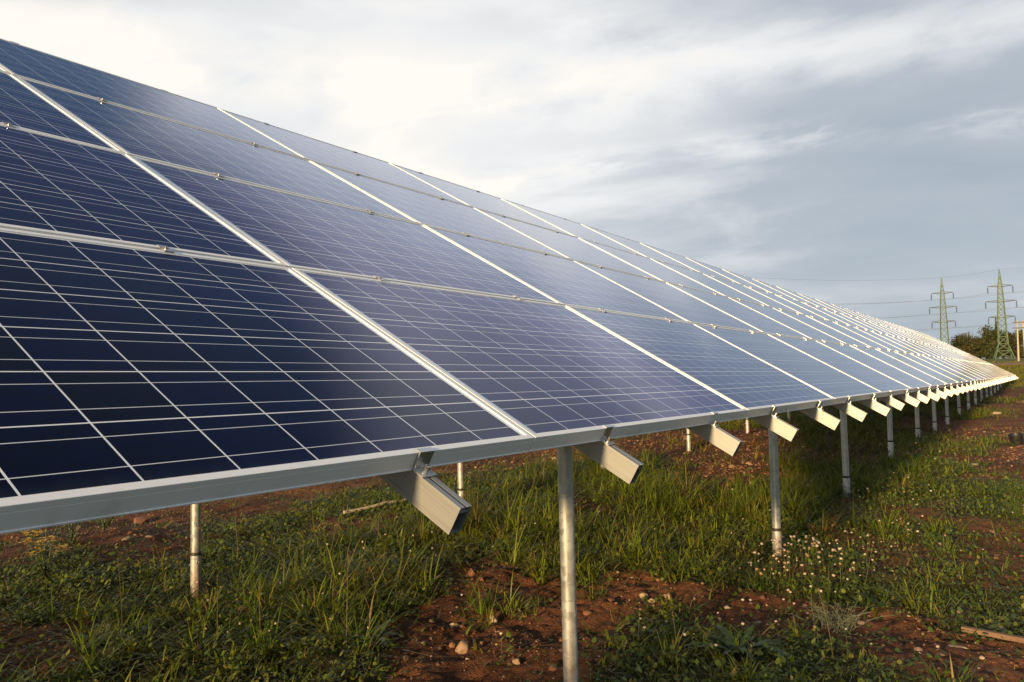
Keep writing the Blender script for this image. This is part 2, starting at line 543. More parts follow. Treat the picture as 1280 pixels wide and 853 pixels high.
M_SOIL = soil_material()
M_CELL = cell_material()
M_BACK = plain('white_backsheet', (0.7, 0.7, 0.7), 0.6, var=0.04)
M_FRAME = metal('anodised_aluminium', (0.90, 0.895, 0.88), 0.45, 0.0, brush=(2.0, 160.0, 160.0), blotch=0.06)
M_RAIL = metal('mill_aluminium', (0.29, 0.295, 0.295), 0.42, 0.4, brush=(260.0, 2.0, 260.0), blotch=0.12)
M_GALV = zinc('galvanised_steel', (0.50, 0.50, 0.48), 0.36)
M_SCREW = zinc('bright_zinc', (0.64, 0.63, 0.60), 0.34)
M_CLAMP = metal('clamp_aluminium', (0.60, 0.60, 0.60), 0.35, 0.85, blotch=0.1)
M_BOLT = metal('stainless_bolt', (0.62, 0.61, 0.60), 0.28, 1.0, blotch=0.1)
M_BAND = plain('dark_band', (0.03, 0.026, 0.022), 0.6)
M_LEAF = leaf_material('grass_blades')
M_CLOVER = leaf_material('clover_leaves', 0.2, 0.55)
M_CROWN = leaf_material('tree_leaves', 0.15, 0.7)

# ------------------------------------------------------------------ ground


def axis(segs):
    out = []
    for a, b_, n in segs:
        out += list(np.linspace(a, b_, n, endpoint=False))
    return np.array(out + [segs[-1][1]])


gx = axis([(-3000, -300, 8), (-300, -40, 16), (-40, -8, 26), (-8, -3, 80), (-3, 1.8, 230), (1.8, 6, 40), (6, 40, 26), (40, 300, 18), (300, 3000, 8)])
gy = axis([(-400, -40, 10), (-40, -2, 40), (-2, 0.2, 60), (0.2, 4.2, 230), (4.2, 6, 60), (6, 14, 90), (14, 45, 90), (45, 130, 90), (130, 600, 30), (600, 4000, 10)])
GX, GY = np.meshgrid(gx, gy, indexing='ij')
GZ = ground_z(GX, GY)
nx, ny = GX.shape
V = np.stack([GX.ravel(), GY.ravel(), GZ.ravel()], 1)
ii = np.arange(nx * ny).reshape(nx, ny)
Q = np.stack([ii[:-1, :-1].ravel(), ii[1:, :-1].ravel(), ii[1:, 1:].ravel(), ii[:-1, 1:].ravel()], 1)
sm = soil_mask(GX.ravel(), GY.ravel())
far = np.clip((V[:, 1] - 30) / 20, 0, 1)
far = np.maximum(far, np.clip((np.abs(V[:, 0] + 1) - 10) / 8, 0, 1))
track = np.exp(-((V[:, 1] - 70) / 3.6) ** 4)            # dirt track along the bank
col = np.stack([np.clip((1 - sm) * 0.85, 0, 1) * (1 - far), far * (1 - track), far * track], 1)
g = big_mesh('ground', V, Q, np.zeros((0, 3), int), M_SOIL, col)
tag(g, kind='structure')

# ------------------------------------------------------------------ the solar array
TILT = R(30)
AX = Matrix(((0, -math.cos(TILT), math.sin(TILT)), (1, 0, 0), (0, math.sin(TILT), math.cos(TILT))))


def slope_matrix(s, t, n):
    """frame with x along the array, y up the slope, z off the glass"""
    mm = AX.to_4x4()
    mm.translation = AX @ Vector((s, t, n)) + Vector((0, 0, EDGE))
    return mm


array = empty('solar_array', (0, 0, 0))
tag(array, 'long tilted array of dark blue solar panels in four rows on galvanised posts', 'solar array')

# laminate
lb = MB()
lb.box(0.004, PL - 0.004, 0.004, PW - 0.004, -0.0075, -0.0025)
lam = lb.mesh('solar_panel', [M_CELL, M_BACK])
for p in lam.polygons:
    if p.normal.z < -0.5: p.material_index = 1

# frame: profile swept round the panel (inset from the outer edge, height)
prof = [(0.0145, 0.0), (0.0005, 0.0), (0.0, -0.0006), (0.0, -0.0106), (0.0004, -0.0110), (0.0, -0.0114),
        (0.0, -0.0372), (-0.0014, -0.0378), (-0.0014, -0.0400), (0.026, -0.0400), (0.026, -0.0385), (0.0018, -0.0385), (0.0018, -0.0085), (0.0145, -0.0085)]
fb = MB()
ring = []
for o_, z_ in prof:
    ring.append([(o_, o_, z_), (PL - o_, o_, z_), (PL - o_, PW - o_, z_), (o_, PW - o_, z_)])
vs = [p for r_ in ring for p in r_]
fs = []
n_ = len(prof)
for i in range(n_):
    j = (i + 1) % n_
    for k in range(4):
        k2 = (k + 1) % 4
        fs.append((i * 4 + k, i * 4 + k2, j * 4 + k2, j * 4 + k))
fb.add(vs, fs)
frame_me = fb.mesh('frame', M_FRAME)

COLS = range(-1, 24)
for c in COLS:
    for r_ in range(4):
        o = bpy.data.objects.new('solar_panel', lam)
        link(o, array)
        mm = slope_matrix(c * PITCH + 0.0035, r_ * ROW, 0)
        o.matrix_basis = mm @ Matrix.Rotation(R(random.uniform(-0.12, 0.12)), 4, 'X') @ Matrix.Rotation(R(random.uniform(-0.04, 0.04)), 4, 'Y')
        fr = bpy.data.objects.new('frame', frame_me)
        link(fr, o)

# rails: open box section with a slot along the top
RW, RH = 0.036, 0.060
rb = MB()
y0, y1 = -0.138, 4.03
rb.box(-RW / 2, -RW / 2 + 0.0025, y0, y1, -RH, 0)
rb.box(RW / 2 - 0.0025, RW / 2, y0, y1, -RH, 0)
rb.box(-RW / 2 + 0.0025, RW / 2 - 0.0025, y0, y1, -RH, -RH + 0.0025)
rb.box(-RW / 2 + 0.0025, -0.0032, y0, y1, -0.0025, 0)
rb.box(0.0032, RW / 2 - 0.0025, y0, y1, -0.0025, 0)
rb.box(-RW / 2 + 0.0025, RW / 2 - 0.0025, y0, y1, -0.0125, -0.0105)
for sgn in (-1, 1):
    for zz_ in (-0.012, -0.022, -0.050):
        rb.box(sgn * RW / 2 - 0.0004 * (1 if sgn > 0 else 2), sgn * RW / 2 + 0.0004 * (2 if sgn > 0 else 1), y0 + 0.0002, y1, zz_ - 0.0007, zz_ + 0.0007)
rail_me = rb.mesh('rail', M_RAIL)


def hexbolt(mb, x, y, z, r=0.0068, h=0.008, mi=1):
    """socket head standing on a washer"""
    mb.tube((x, y, z), (x, y, z + 0.0016), r * 1.45, n=14, mi=mi)
    mb.tube((x, y, z + 0.0016), (x, y, z + 0.0016 + h), r, n=12, mi=mi)
    mb.tube((x, y, z + 0.0017 + h), (x, y, z + 0.0021 + h), r * 0.5, n=6, mi=2)


# middle clamp: winged plate over the seam (rail frame: glass surface at +0.04)
mcl = MB()
T0 = 0.0405
mcl.box(-0.014, 0.014, -0.0205, -0.0060, T0, T0 + 0.0035)
mcl.box(-0.014, 0.014, 0.0060, 0.0205, T0, T0 + 0.0035)
mcl.box(-0.014, 0.014, -0.0060, -0.0042, T0 - 0.012, T0 + 0.0035)
mcl.box(-0.014, 0.014, 0.0042, 0.0060, T0 - 0.012, T0 + 0.0035)
mcl.box(-0.014, 0.014, -0.0042, 0.0042, T0 - 0.012, T0 - 0.009)
hexbolt(mcl, 0, 0, T0 - 0.009, r=0.0038, h=0.016)
mid_me = mcl.mesh('clamp', [M_CLAMP, M_BOLT, M_BAND], bevel=0.0006)
# end clamp: stepped bracket gripping the low edge of the frame
ecl = MB()
ecl.box(-0.022, 0.022, -0.0062, -0.0026, 0.0005, 0.0435)                # plate against the frame
ecl.box(-0.022, 0.022, -0.0025, 0.0070, T0 + 0.0002, T0 + 0.0030)                # lip over the frame
ecl.box(-0.022, 0.022, -0.034, -0.0069, 0.0005, 0.0045)                # foot on the rail
hexbolt(ecl, 0, -0.0205, 0.0046, h=0.013)
end_me = ecl.mesh('clamp', [M_CLAMP, M_BOLT, M_BAND], bevel=0.0006)

rails_s = []
for c in COLS:
    rails_s += [c * PITCH + 0.40, c * PITCH + 1.27]
far_clamps = []
RB = -0.0405
for k, s_ in enumerate(rails_s):
    o = bpy.data.objects.new('rail', rail_me)
    link(o, array)
    o.matrix_basis = slope_matrix(s_ + random.uniform(-0.012, 0.012), random.uniform(-0.010, 0.008), RB) @ Matrix.Rotation(R(random.uniform(-0.35, 0.35)), 4, 'Y')
    for j in range(5):
        me = end_me if j in (0, 4) else mid_me
        t_ = (-0.0, ROW - 0.01, 2 * ROW - 0.01, 3 * ROW - 0.01, 4 * ROW - 0.02)[j]
        loc = Matrix.Translation((random.uniform(-0.006, 0.006) if 0 < j < 4 else 0, t_, 0))
        if j == 4:
            loc = loc @ Matrix.Rotation(math.pi, 4, 'Z')
        if k < 20:
            cl_ = bpy.data.objects.new('clamp', me)
            link(cl_, o)
            cl_.matrix_basis = loc
        else:
            far_clamps.append((me, o.matrix_basis @ loc))
fcb = MB()
for me, mw in far_clamps:
    fcb.v.extend([])
    k0 = len(fcb.v)
    fcb.v += [tuple(mw @ v_.co) for v_ in me.vertices]
    for p in me.polygons:
        fcb.f.append(tuple(i + k0 for i in p.vertices))
        fcb.mi.append(p.material_index)
fo = fcb.build('clamp', [M_CLAMP, M_BOLT, M_BAND], array)
fo['kind'] = 'stuff'

# cross tubes under the rails, and the posts
XF, XB = -0.27, -2.60


def under(x):
    """height of the rails' underside above a point x"""
    return EDGE - x * math.tan(TILT) - (0.0405 + RH) / math.cos(TILT)


for x_ in (XF, XB):
    cb = MB()
    cb.tube((x_, -1.6, under(x_) - 0.0255), (x_, 24 * PITCH - 0.1, under(x_) - 0.0255), 0.0242, n=20)
    cb.build('crossbar', M_GALV, array, smooth=True)
PR = 0.0242
fronts = [-1.45, 0.61, 2.98, 4.90, 7.10, 9.15, 10.95, 12.70] + [12.70 + 2.12 * k for k in range(1, 13)]
backs = [-1.40, 0.88, 3.10, 5.38, 7.66, 9.98, 12.28] + [12.28 + 2.26 * k for k in range(1, 12)]


def post(x_, s_, band_h):
    zg = float(ground_z(x_, s_))
    lean = Vector((random.uniform(-0.006, 0.006), random.uniform(-0.006, 0.006), 0))
    top = Vector((x_, s_, under(x_) - 0.0500))
    bot = Vector((x_, s_, zg - 0.15)) + lean
    zb = zg + band_h
    k = (zb - bot.z) / (top.z - bot.z)
    mid = bot.lerp(top, k)
    pb = MB()
    pb.tube(mid, top, PR, n=28)
    pb.box(x_ - 0.03, x_ + 0.03, s_ - 0.035, s_ + 0.035, top.z - 0.004, top.z + 0.0015)
    po = pb.build('post', M_GALV, array, smooth=True)
    c = MB()
    c.tube(mid - Vector((0, 0, 0.008)), mid + Vector((0, 0, 0.008)), PR + 0.0030, n=28)
    c.build('collar', M_BAND, po, smooth=True)
    c = MB()
    c.tube(bot, mid - Vector((0, 0, 0.0085)), PR + 0.0015, n=28)
    c.build('ground_screw', M_SCREW, po, smooth=True)
    for dz, an in ((-0.040, 0.15), (-0.062, math.pi - 0.1)):
        w = MB()
        dv = Vector((math.cos(an), -math.sin(an), 0))
        q = mid + Vector((0, 0, dz))
        w.tube(q + dv * (PR - 0.003), q + dv * (PR + 0.006), 0.010, n=12)
        w.tube(q + dv * (PR + 0.006), q + dv * (PR + 0.020), 0.0062, n=6)
        w.build('bolt', M_BOLT, po)
    return po


for s_ in fronts:
    post(XF, s_, 0.135 + random.uniform(-0.02, 0.05))
for s_ in backs:
    post(XB, s_, 0.19 + random.uniform(-0.03, 0.04))

# ------------------------------------------------------------------ far away: bank, trees, pylons, wires
M_PYLON = plain('green_steel', (0.075, 0.125, 0.07), 0.6, 0.1)
M_ARM = plain('dark_steel', (0.06, 0.07, 0.055), 0.6, 0.2)
M_INS = plain('dark_glass', (0.05, 0.05, 0.045), 0.4)
M_WIRE = plain('weathered_wire', (0.20, 0.20, 0.21), 0.6, 0.3)
M_BARK = plain('bark', (0.10, 0.075, 0.05), 0.9, scale=3)
M_WOOD = plain('weathered_wood', (0.42, 0.36, 0.24), 0.85, scale=3)


def to_cam(x, y):
    return math.atan2(CAM.y - y, CAM.x - x)


LEVELS = [(0.805, 3.0), (0.635, 3.7), (0.46, 3.2)]           # share of the height, half arm length


def pylon(x, y, h, turn, label):
    z0 = float(ground_z(x, y))
    root = empty('power_pylon', (x, y, z0))
    root.rotation_euler.z = turn
    tag(root, label, 'pylon', 'power pylons')
    half = lambda k: np.interp(k, [0, 0.16, 0.46, 0.805, 0.90, 1.0], [2.4, 1.1, 0.9, 0.52, 0.26, 0.06])
    ks = [0, 0.09, 0.17, 0.25, 0.33, 0.40, 0.46, 0.52, 0.58, 0.635, 0.69, 0.75, 0.805, 0.86, 0.92, 1.0]
    lt = MB()
    cs = [(1, 1), (-1, 1), (-1, -1), (1, -1)]
    for i in range(len(ks) - 1):
        a, b_ = half(ks[i]), half(ks[i + 1])
        za, zb = ks[i] * h - (0.3 if i == 0 else 0), ks[i + 1] * h
        for q in range(4):
            c0, c1 = cs[q], cs[(q + 1) % 4]
            lt.tube((c0[0] * a, c0[1] * a, za), (c0[0] * b_, c0[1] * b_, zb), 0.13, 0.12, n=4)
            lt.tube((c0[0] * a, c0[1] * a, za), (c1[0] * b_, c1[1] * b_, zb), 0.065, n=4)
            lt.tube((c1[0] * a, c1[1] * a, za), (c0[0] * b_, c0[1] * b_, zb), 0.065, n=4)
            lt.tube((c0[0] * b_, c0[1] * b_, zb), (c1[0] * b_, c1[1] * b_, zb), 0.05, n=4)
    lt.build('lattice_tower', M_PYLON, root)
    for k, L in LEVELS:
        ar = MB()
        z, w = k * h, half(k)
        for e in (-1, 1):
            ar.tube((-w, e * w, z), (w, e * w, z), 0.10, n=4)
        for s_ in (-1, 1):
            for e in (-1, 1):
                ar.tube((s_ * w, e * w, z), (s_ * L, 0, z + 0.25), 0.10, n=4)
                ar.tube((s_ * w, e * w, z + 0.55), (s_ * L, 0, z + 0.27), 0.05, n=4)
        ao = ar.build('crossarm', M_ARM, root)
        for s_ in (-1, 1):
            ins = MB()
            ins.tube((s_ * L, 0, z + 0.2), (s_ * L, 0, z - 1.75), 0.05, n=6)
            for j in range(8):
                ins.tube((s_ * L, 0, z - 0.15 - j * 0.2), (s_ * L, 0, z - 0.23 - j * 0.2), 0.22, 0.13, n=8)
            ins.build('insulator', M_INS, ao)
    return root


P1, P2, P3 = (-8.0, 258.2, 25.0), (-24.0, 277.2, 25.7), (-93.5, 165.0, 27.5)
pylons = []
for (x, y, h), lab in ((P1, 'green lattice pylon with flared legs standing in front of the trees'),
                       (P2, 'slimmer green lattice pylon whose base the panels hide'),
                       (P3, 'lattice pylon standing behind the panel array')):
    t = to_cam(x, y) + math.pi / 2 + (0.12 if h == 25.0 else -0.1)
    pylons.append((pylon(x, y, h, t, lab), h))
P0 = Vector((48.0, 236.0, 6.0))


def hang(pi, lev, side):
    root, h = pylons[pi]
    mm = Matrix.Translation(root.location) @ Matrix.Rotation(root.rotation_euler.z, 4, 'Z')
    if lev == 3:
        return mm @ Vector((0, 0, h))
    k, L = LEVELS[lev]
    return mm @ Vector((side * L, 0, k * h - 1.75))


names = {(0, -1): 'upper', (1, -1): 'middle', (2, -1): 'lower'}
for lev in range(4):
    for side in ((-1, 1) if lev < 3 else (0,)):
        h0, h1, h2 = hang(0, lev, side), hang(1, lev, side), hang(2, lev, side)
        off = h0 - Vector((P1[0], P1[1], float(ground_z(P1[0], P1[1]))))
        pts = []
        for a, b_, sag in ((P0 + off, h0, 1.2), (h0, h1, 0.3), (h1, h2, 2.6)):
            for i in range(14):
                u = i / 14
                p = a.lerp(b_, u)
                p.z -= sag * 4 * u * (1 - u)
                pts.append(p)
        pts.append(h2)
        w = MB()
        w.path(pts, 0.027 if lev < 3 else 0.022, n=5)
        wo_ = w.build('power_line', M_WIRE)
        lv = ('top', 'middle', 'lowest')[lev] if lev < 3 else ''
        lab = ('thin earth wire strung between the very tips of the pylons' if lev == 3 else
               'thin grey wire strung from the %s crossarms, on the %s side of the pylons' % (lv, 'array' if side < 0 else 'field'))
        tag(wo_, lab, 'power line', 'power lines between the pylons')

# wooden double pole by the pylon
ux, uy = -1.0, 108.3
uz = float(ground_z(ux, uy))
up = empty('utility_pole', (ux, uy, uz))
up.rotation_euler.z = to_cam(ux, uy) + math.pi / 2
tag(up, 'pale wooden double pole with two short crossbars beside the pylon', 'utility pole')
for s_ in (-1, 1):
    b_ = MB(); b_.tube((s_ * 0.35, 0, -0.3), (s_ * 0.28, 0, 5.0), 0.11, 0.08, n=10)
    b_.build('pole', M_WOOD, up, smooth=True)
for z in (4.7, 4.05):
    b_ = MB(); b_.box(-0.75, 0.75, -0.20, -0.10, z, z + 0.12)
    b_.build('crossbar', M_ARM, up)


def leaf_cloud(name, centres, radii, n, size, palette, parent, mat_):
    """leaf sized quads through several lumps, thinner at the rim"""
    C, Rr = np.array(centres), np.array(radii)
    w = (Rr.prod(1)); w = w / w.sum()
    idx = rng.choice(len(C), n, p=w)
    dirs = rng.normal(size=(n, 3)); dirs /= np.linalg.norm(dirs, axis=1)[:, None]
    rad = rng.random(n) ** 0.45 * (0.85 + 0.4 * rng.random(n))
    P = C[idx] + dirs * rad[:, None] * Rr[idx]
    a = rng.normal(size=(n, 3)); a /= np.linalg.norm(a, axis=1)[:, None]
    b_ = np.cross(a, rng.normal(size=(n, 3))); b_ /= np.linalg.norm(b_, axis=1)[:, None]
    s_ = size * (0.6 + 0.8 * rng.random(n))[:, None]
    V = np.stack([P - a * s_, P + b_ * s_ * 0.55, P + a * s_, P - b_ * s_ * 0.55], 1).reshape(-1, 3)
    Q = np.arange(n * 4).reshape(n, 4)
    pal = np.array(palette)
    lump = rng.integers(0, len(pal), len(C))
    pick = np.where(rng.random(n) < 0.6, lump[idx], rng.integers(0, len(pal), n))
    col = np.repeat(pal[pick] * (0.75 + 0.5 * rng.random((n, 1))), 4, 0)
    o = big_mesh(name, V, Q, np.zeros((0, 3), int), mat_, col)
    if parent is not None: o.parent = parent
    return o


def tree(x, y, h, w, kind, label, group='trees beyond the field'):
    z0 = float(ground_z(x, y))
    root = empty('fir_tree' if kind == 'spire' else 'tree', (x, y, z0))
    tag(root, label, 'tree', group)
    tb = MB()
    top = h * (0.95 if kind == 'spire' else 0.6)
    tb.path([(0, 0, -0.2), (0.05, 0, top * 0.5), (0, 0.05, top)], [0.028 * h, 0.02 * h, 0.006 * h], n=8)
    cs, rs = [], []
    if kind == 'spire':
        for i in range(9):
            k = i / 8
            r_ = (1 - k) * w / 2 + 0.08
            for q in range(3):
                t = random.uniform(0, 6.3)
                cs.append((math.cos(t) * r_ * 0.5, math.sin(t) * r_ * 0.5, h * (0.18 + 0.80 * k)))
                rs.append((r_ * 0.6, r_ * 0.6, h * 0.07))
    else:
        for i in range(22):
            t = random.uniform(0, 6.3)
            k = random.uniform(0.10, 0.90)
            r_ = w / 2 * math.sqrt(max(0.05, 1 - (2 * k - 0.9) ** 2)) * random.uniform(0.3, 0.8)
            c_ = (math.cos(t) * r_, math.sin(t) * r_, h * k)
            tb.tube((0, 0, min(c_[2] * 0.6, top * 0.9)), c_, 0.008 * h, 0.003 * h, n=5)
            cs.append(c_); q = w * random.uniform(0.18, 0.30); rs.append((q, q, q * 0.85))
    tb.build('trunk', M_BARK, root, smooth=True)
    pal = {'olive': [(0.050, 0.060, 0.018), (0.064, 0.070, 0.021), (0.038, 0.048, 0.015)],
           'rusty': [(0.066, 0.062, 0.022), (0.050, 0.052, 0.018), (0.078, 0.066, 0.026)],
           'spire': [(0.035, 0.045, 0.02), (0.05, 0.055, 0.022), (0.028, 0.036, 0.016)]}[kind]
    leaf_cloud('crown', cs, rs, 5200 if kind != 'spire' else 2600, 0.30, pal, root, M_CROWN)


tree(-21.8, 320.1, 12.1, 9.5, 'rusty', 'rounded rusty olive tree standing at the edge of the panels')
tree(-18.0, 325.5, 8.6, 6.9, 'olive', 'low olive tree filling the dip between the rusty tree and the fir')
tree(-15.6, 331.3, 14.0, 7.3, 'spire', 'dark pointed fir among the rounder trees')
tree(-13.2, 326.5, 12.1, 9.5, 'olive', 'full olive tree between the fir and the pylon legs')
tree(-12.6, 337.3, 16.6, 2.1, 'spire', 'very thin tall fir top poking above the other trees')
tree(-8.9, 328.7, 10.1, 7.7, 'rusty', 'rusty brown tree seen through the pylon legs')
tree(-4.6, 341.6, 11.1, 9.0, 'olive', 'olive tree behind the wooden double pole')
tree(1.4, 342.7, 11.1, 9.0, 'rusty', 'rusty olive tree past the wooden double pole, cut by the picture edge')


# ------------------------------------------------------------------ stones, sticks, plants
M_STONE = plain('pale_stone', (0.33, 0.21, 0.13), 0.95, var=0.55, scale=45)
M_STONE2 = plain('buff_stone', (0.35, 0.27, 0.17), 0.95, var=0.5, scale=45)
M_CLOD = plain('red_clod', (0.20, 0.085, 0.045), 0.95, var=0.35, scale=30)


def stone(x, y, size, flat, seed, label, m_, group='stones lying on the red soil'):
    r_ = random.Random(seed)
    bm = bmesh.new()
    bmesh.ops.create_icosphere(bm, subdivisions=3, radius=1)
    planes = []
    for i in range(14):
        n = Vector((r_.gauss(0, 1), r_.gauss(0, 1), r_.gauss(0, 0.8))).normalized()
        planes.append((n, r_.uniform(0.48, 0.85)))
    ex = Vector((1.25, r_.uniform(0.75, 1.1), flat * 1.15))
    rz = Matrix.Rotation(r_.uniform(0, 6.3), 3, 'Z')
    for v in bm.verts:
        for n, dd in planes:
            k = v.co.dot(n)
            if k > dd: v.co -= n * (k - dd)
        v.co *= 1 + 0.10 * (float(vnoise(v.co.x * 3 + seed, v.co.y * 3 + v.co.z * 2)) - 0.5)
        v.co = rz @ Vector((v.co.x * ex.x, v.co.y * ex.y, v.co.z * ex.z)) * size
    me = bpy.data.meshes.new('stone')
    bm.to_mesh(me); bm.free()
    me.materials.append(m_)
    me.polygons.foreach_set('use_smooth', [True] * len(me.polygons))
    me.set_sharp_from_angle(angle=R(28))
    o = link(bpy.data.objects.new('stone', me))
    o.location = (x, y, float(ground_z(x, y)) + size * flat * 0.18)
    tag(o, label, 'stone', group)
    return o


ST = [
    (-1.05, 1.07, 0.034, 0.75, 'orange tan stone, biggest one on the bare soil beside the near post', M_STONE),
    (-1.29, 1.32, 0.027, 0.75, 'buff angular stone lying just behind the biggest orange tan stone', M_STONE2),
    (-1.15, 1.44, 0.026, 0.95, 'rounded tan stone at the rim of the small green leafy patch', M_STONE),
    (-1.38, 1.27, 0.021, 0.6, 'small flat tan stone at the grassy edge of the bare soil', M_STONE),
    (-0.97, 1.00, 0.015, 0.7, 'tiny yellowish stone in front of the biggest orange tan stone', M_STONE2),
    (-0.76, 1.04, 0.018, 0.85, 'small peaked stone midway between the biggest stone and the near post', M_STONE),
    (-0.58, 1.02, 0.022, 0.7, 'dull reddish stone lying at the foot of the near post', M_CLOD),
    (-1.64, 1.93, 0.028, 1.2, 'upright brown clod where the bare soil meets the grass under the beam', M_CLOD),
    (-0.80, 1.72, 0.030, 0.4, 'flat reddish stone just behind and right of the near post', M_CLOD),
    (-0.66, 2.02, 0.022, 0.7, 'pale stone, left one of a loose cluster between the near posts', M_STONE2),
    (-0.60, 1.98, 0.019, 0.6, 'pale stone, front one of a loose cluster between the near posts', M_STONE2),
    (-0.56, 2.08, 0.026, 0.7, 'orange stone, biggest of a loose cluster between the near posts', M_STONE),
    (-0.25, 2.04, 0.015, 0.7, 'small cream stone alone on the soil in front of the flowering clover', M_STONE2),
    (-0.07, 1.92, 0.021, 0.4, 'flat grey tan stone on the soil behind the thistle', M_STONE),
    (0.32, 2.10, 0.024, 0.6, 'brown stone on the soil beyond the grey feathery weed', M_STONE),
    (0.41, 2.02, 0.020, 0.5, 'flat brown stone in the middle of the soil strip before the batten', M_CLOD),
    (0.70, 1.96, 0.030, 0.25, 'flat pale stone lying against the wooden batten', M_STONE),
    (0.81, 2.29, 0.040, 0.45, 'large pale stone in the grass just behind the wooden batten', M_STONE2),
    (-4.06, 1.39, 0.040, 0.6, 'tan stone in front of the two others under the far side of the panels', M_STONE2),
    (-4.91, 2.00, 0.060, 0.8, 'dark brown clod, farthest back on the red soil under the panels', M_CLOD),
    (-4.04, 1.53, 0.032, 0.4, 'flat tan stone beside the grass near the bolted back post', M_STONE),
    (0.45, 6.9, 0.055, 0.25, 'long flat pale stone out on the track past the third post', M_STONE2),
    (0.30, 7.0, 0.032, 0.3, 'short flat pale stone next to a longer one on the track', M_STONE2),
    (0.28, 15.6, 0.10, 0.35, 'far pale stone in the grass where the track turns sandy', M_STONE2),
]
for i, (x, y, s_, fl, lab, mm) in enumerate(ST):
    stone(x, y, s_, fl, 100 + i, lab, mm)
o = stone(-2.22, 0.87, 0.034, 0.8, 78, 'rust coloured clod in the grass in front of the bolted back post', M_CLOD)

# wooden batten and a pale stick
b_ = MB()
p, q = Vector((0.70, 2.14, 0)), Vector((1.45, 2.02, 0))
p.z, q.z = float(ground_z(p.x, p.y)) + 0.022, float(ground_z(q.x, q.y)) + 0.022
L = (q - p).length
b_.box(0, L, -0.014, 0.014, -0.010, 0.010)
o = b_.build('wooden_batten', plain('brown_wood', (0.17, 0.10, 0.06), 0.85, scale=12), bevel=0.002)
o.matrix_world = Matrix.Translation(p) @ (q - p).to_track_quat('X', 'Z').to_matrix().to_4x4()
tag(o, 'thin brown wooden batten lying on the soil by the large pale stone', 'batten')
pts = []
for i in range(9):
    u = i / 8
    x, y = -3.40 + u * 0.27, 2.70 + u * 0.92
    pts.append((x + 0.01 * math.sin(5 * u), y, float(ground_z(x, y)) + 0.05 + 0.02 * u))
b_ = MB(); b_.path(pts, [0.013 - 0.004 * i / 8 for i in range(9)], n=8)
o = b_.build('stick', plain('bleached_wood', (0.40, 0.34, 0.27), 0.85, scale=18), smooth=True)
tag(o, 'pale bleached stick lying in the grass under the panels', 'stick')

# black plastic tub out on the track
tb = MB()
n = 20
rings = [(0.060, 0.0), (0.072, 0.115), (0.080, 0.117), (0.080, 0.126), (0.070, 0.126), (0.056, 0.012)]
vs = [(r_ * math.cos(2 * math.pi * k / n), r_ * math.sin(2 * math.pi * k / n), z) for r_, z in rings for k in range(n)]
fs = [(i * n + k, i * n + (k + 1) % n, (i + 1) * n + (k + 1) % n, (i + 1) * n + k) for i in range(len(rings) - 1) for k in range(n)]
fs += [tuple(range(n - 1, -1, -1)), tuple(range((len(rings) - 1) * n, len(rings) * n))]
tb.add(vs, fs)
o = tb.build('plastic_tub', plain('black_plastic', (0.012, 0.011, 0.011), 0.5), smooth=True)
o.location = (0.74, 9.1, float(ground_z(0.74, 9.1)) - 0.02)
o.rotation_euler = (0.12, -0.08, 0)
tag(o, 'small black plastic tub lying on the soil track', 'tub')


def leaf_strip(mb, base, az, length, width, rise, lobes, droop, seg=14, twist=0.0):
    """one toothed leaf arching out from a rosette"""
    da = Vector((math.cos(az), math.sin(az), 0)); sd = Vector((-math.sin(az), math.cos(az), 0))
    vs, fs = [], []
    for i in range(seg + 1):
        u = i / seg
        p = Vector(base) + da * (length * u) + Vector((0, 0, length * (rise * u - droop * u * u)))
        w = width * math.sin(math.pi * (0.08 + 0.92 * u) ** 0.8) * (1 - 0.5 * lobes * (i % 2)) + 0.001
        up_ = Vector((0, 0, 0.25 * w))
        vs += [p + sd * w + up_, p, p - sd * w + up_]
    for i in range(seg):
        a = i * 3
        fs += [(a, a + 1, a + 4, a + 3), (a + 1, a + 2, a + 5, a + 4)]
    mb.add(vs, fs)


def rosette(x, y, n, length, width, lobes, m_, label, cat):
    mb = MB()
    for i in range(n):
        t = 2 * math.pi * i / n * 2.4 + random.uniform(-0.3, 0.3)
        k = random.uniform(0.55, 1.0)
        leaf_strip(mb, (0, 0, 0.01), t, length * k, width * (0.7 + 0.4 * k), random.uniform(0.35, 1.0), lobes, random.uniform(0.35, 0.8))
    o = mb.build('weed_plant', m_, smooth=True)
    o.location = (x, y, float(ground_z(x, y)))
    tag(o, label, cat)


def leafmat(name, col):
    mt, N, b, o = mat(name)
    tcn = N.n('ShaderNodeTexCoord').outputs['Object']
    c = N.mix(N.noise(tcn, 30, 4, 0.6), tuple(v * 0.7 for v in col) + (1,), tuple(v * 1.3 for v in col) + (1,))
    N.put(b.inputs['Base Color'], c)
    b.inputs['Roughness'].default_value = 0.55
    return mt


M_ROS = leafmat('thistle_leaf', (0.035, 0.060, 0.018))
M_ROS2 = leafmat('plantain_leaf', (0.06, 0.085, 0.025))
rosette(0.03, 1.36, 34, 0.235, 0.019, 0.75, M_ROS, 'dark green toothed thistle rosette spread flat on the foreground soil', 'thistle')
rosette(-1.42, 0.93, 14, 0.16, 0.016, 0.0, M_ROS2, 'smooth leaved plantain rosette at the grassy edge of the bare soil', 'plantain')

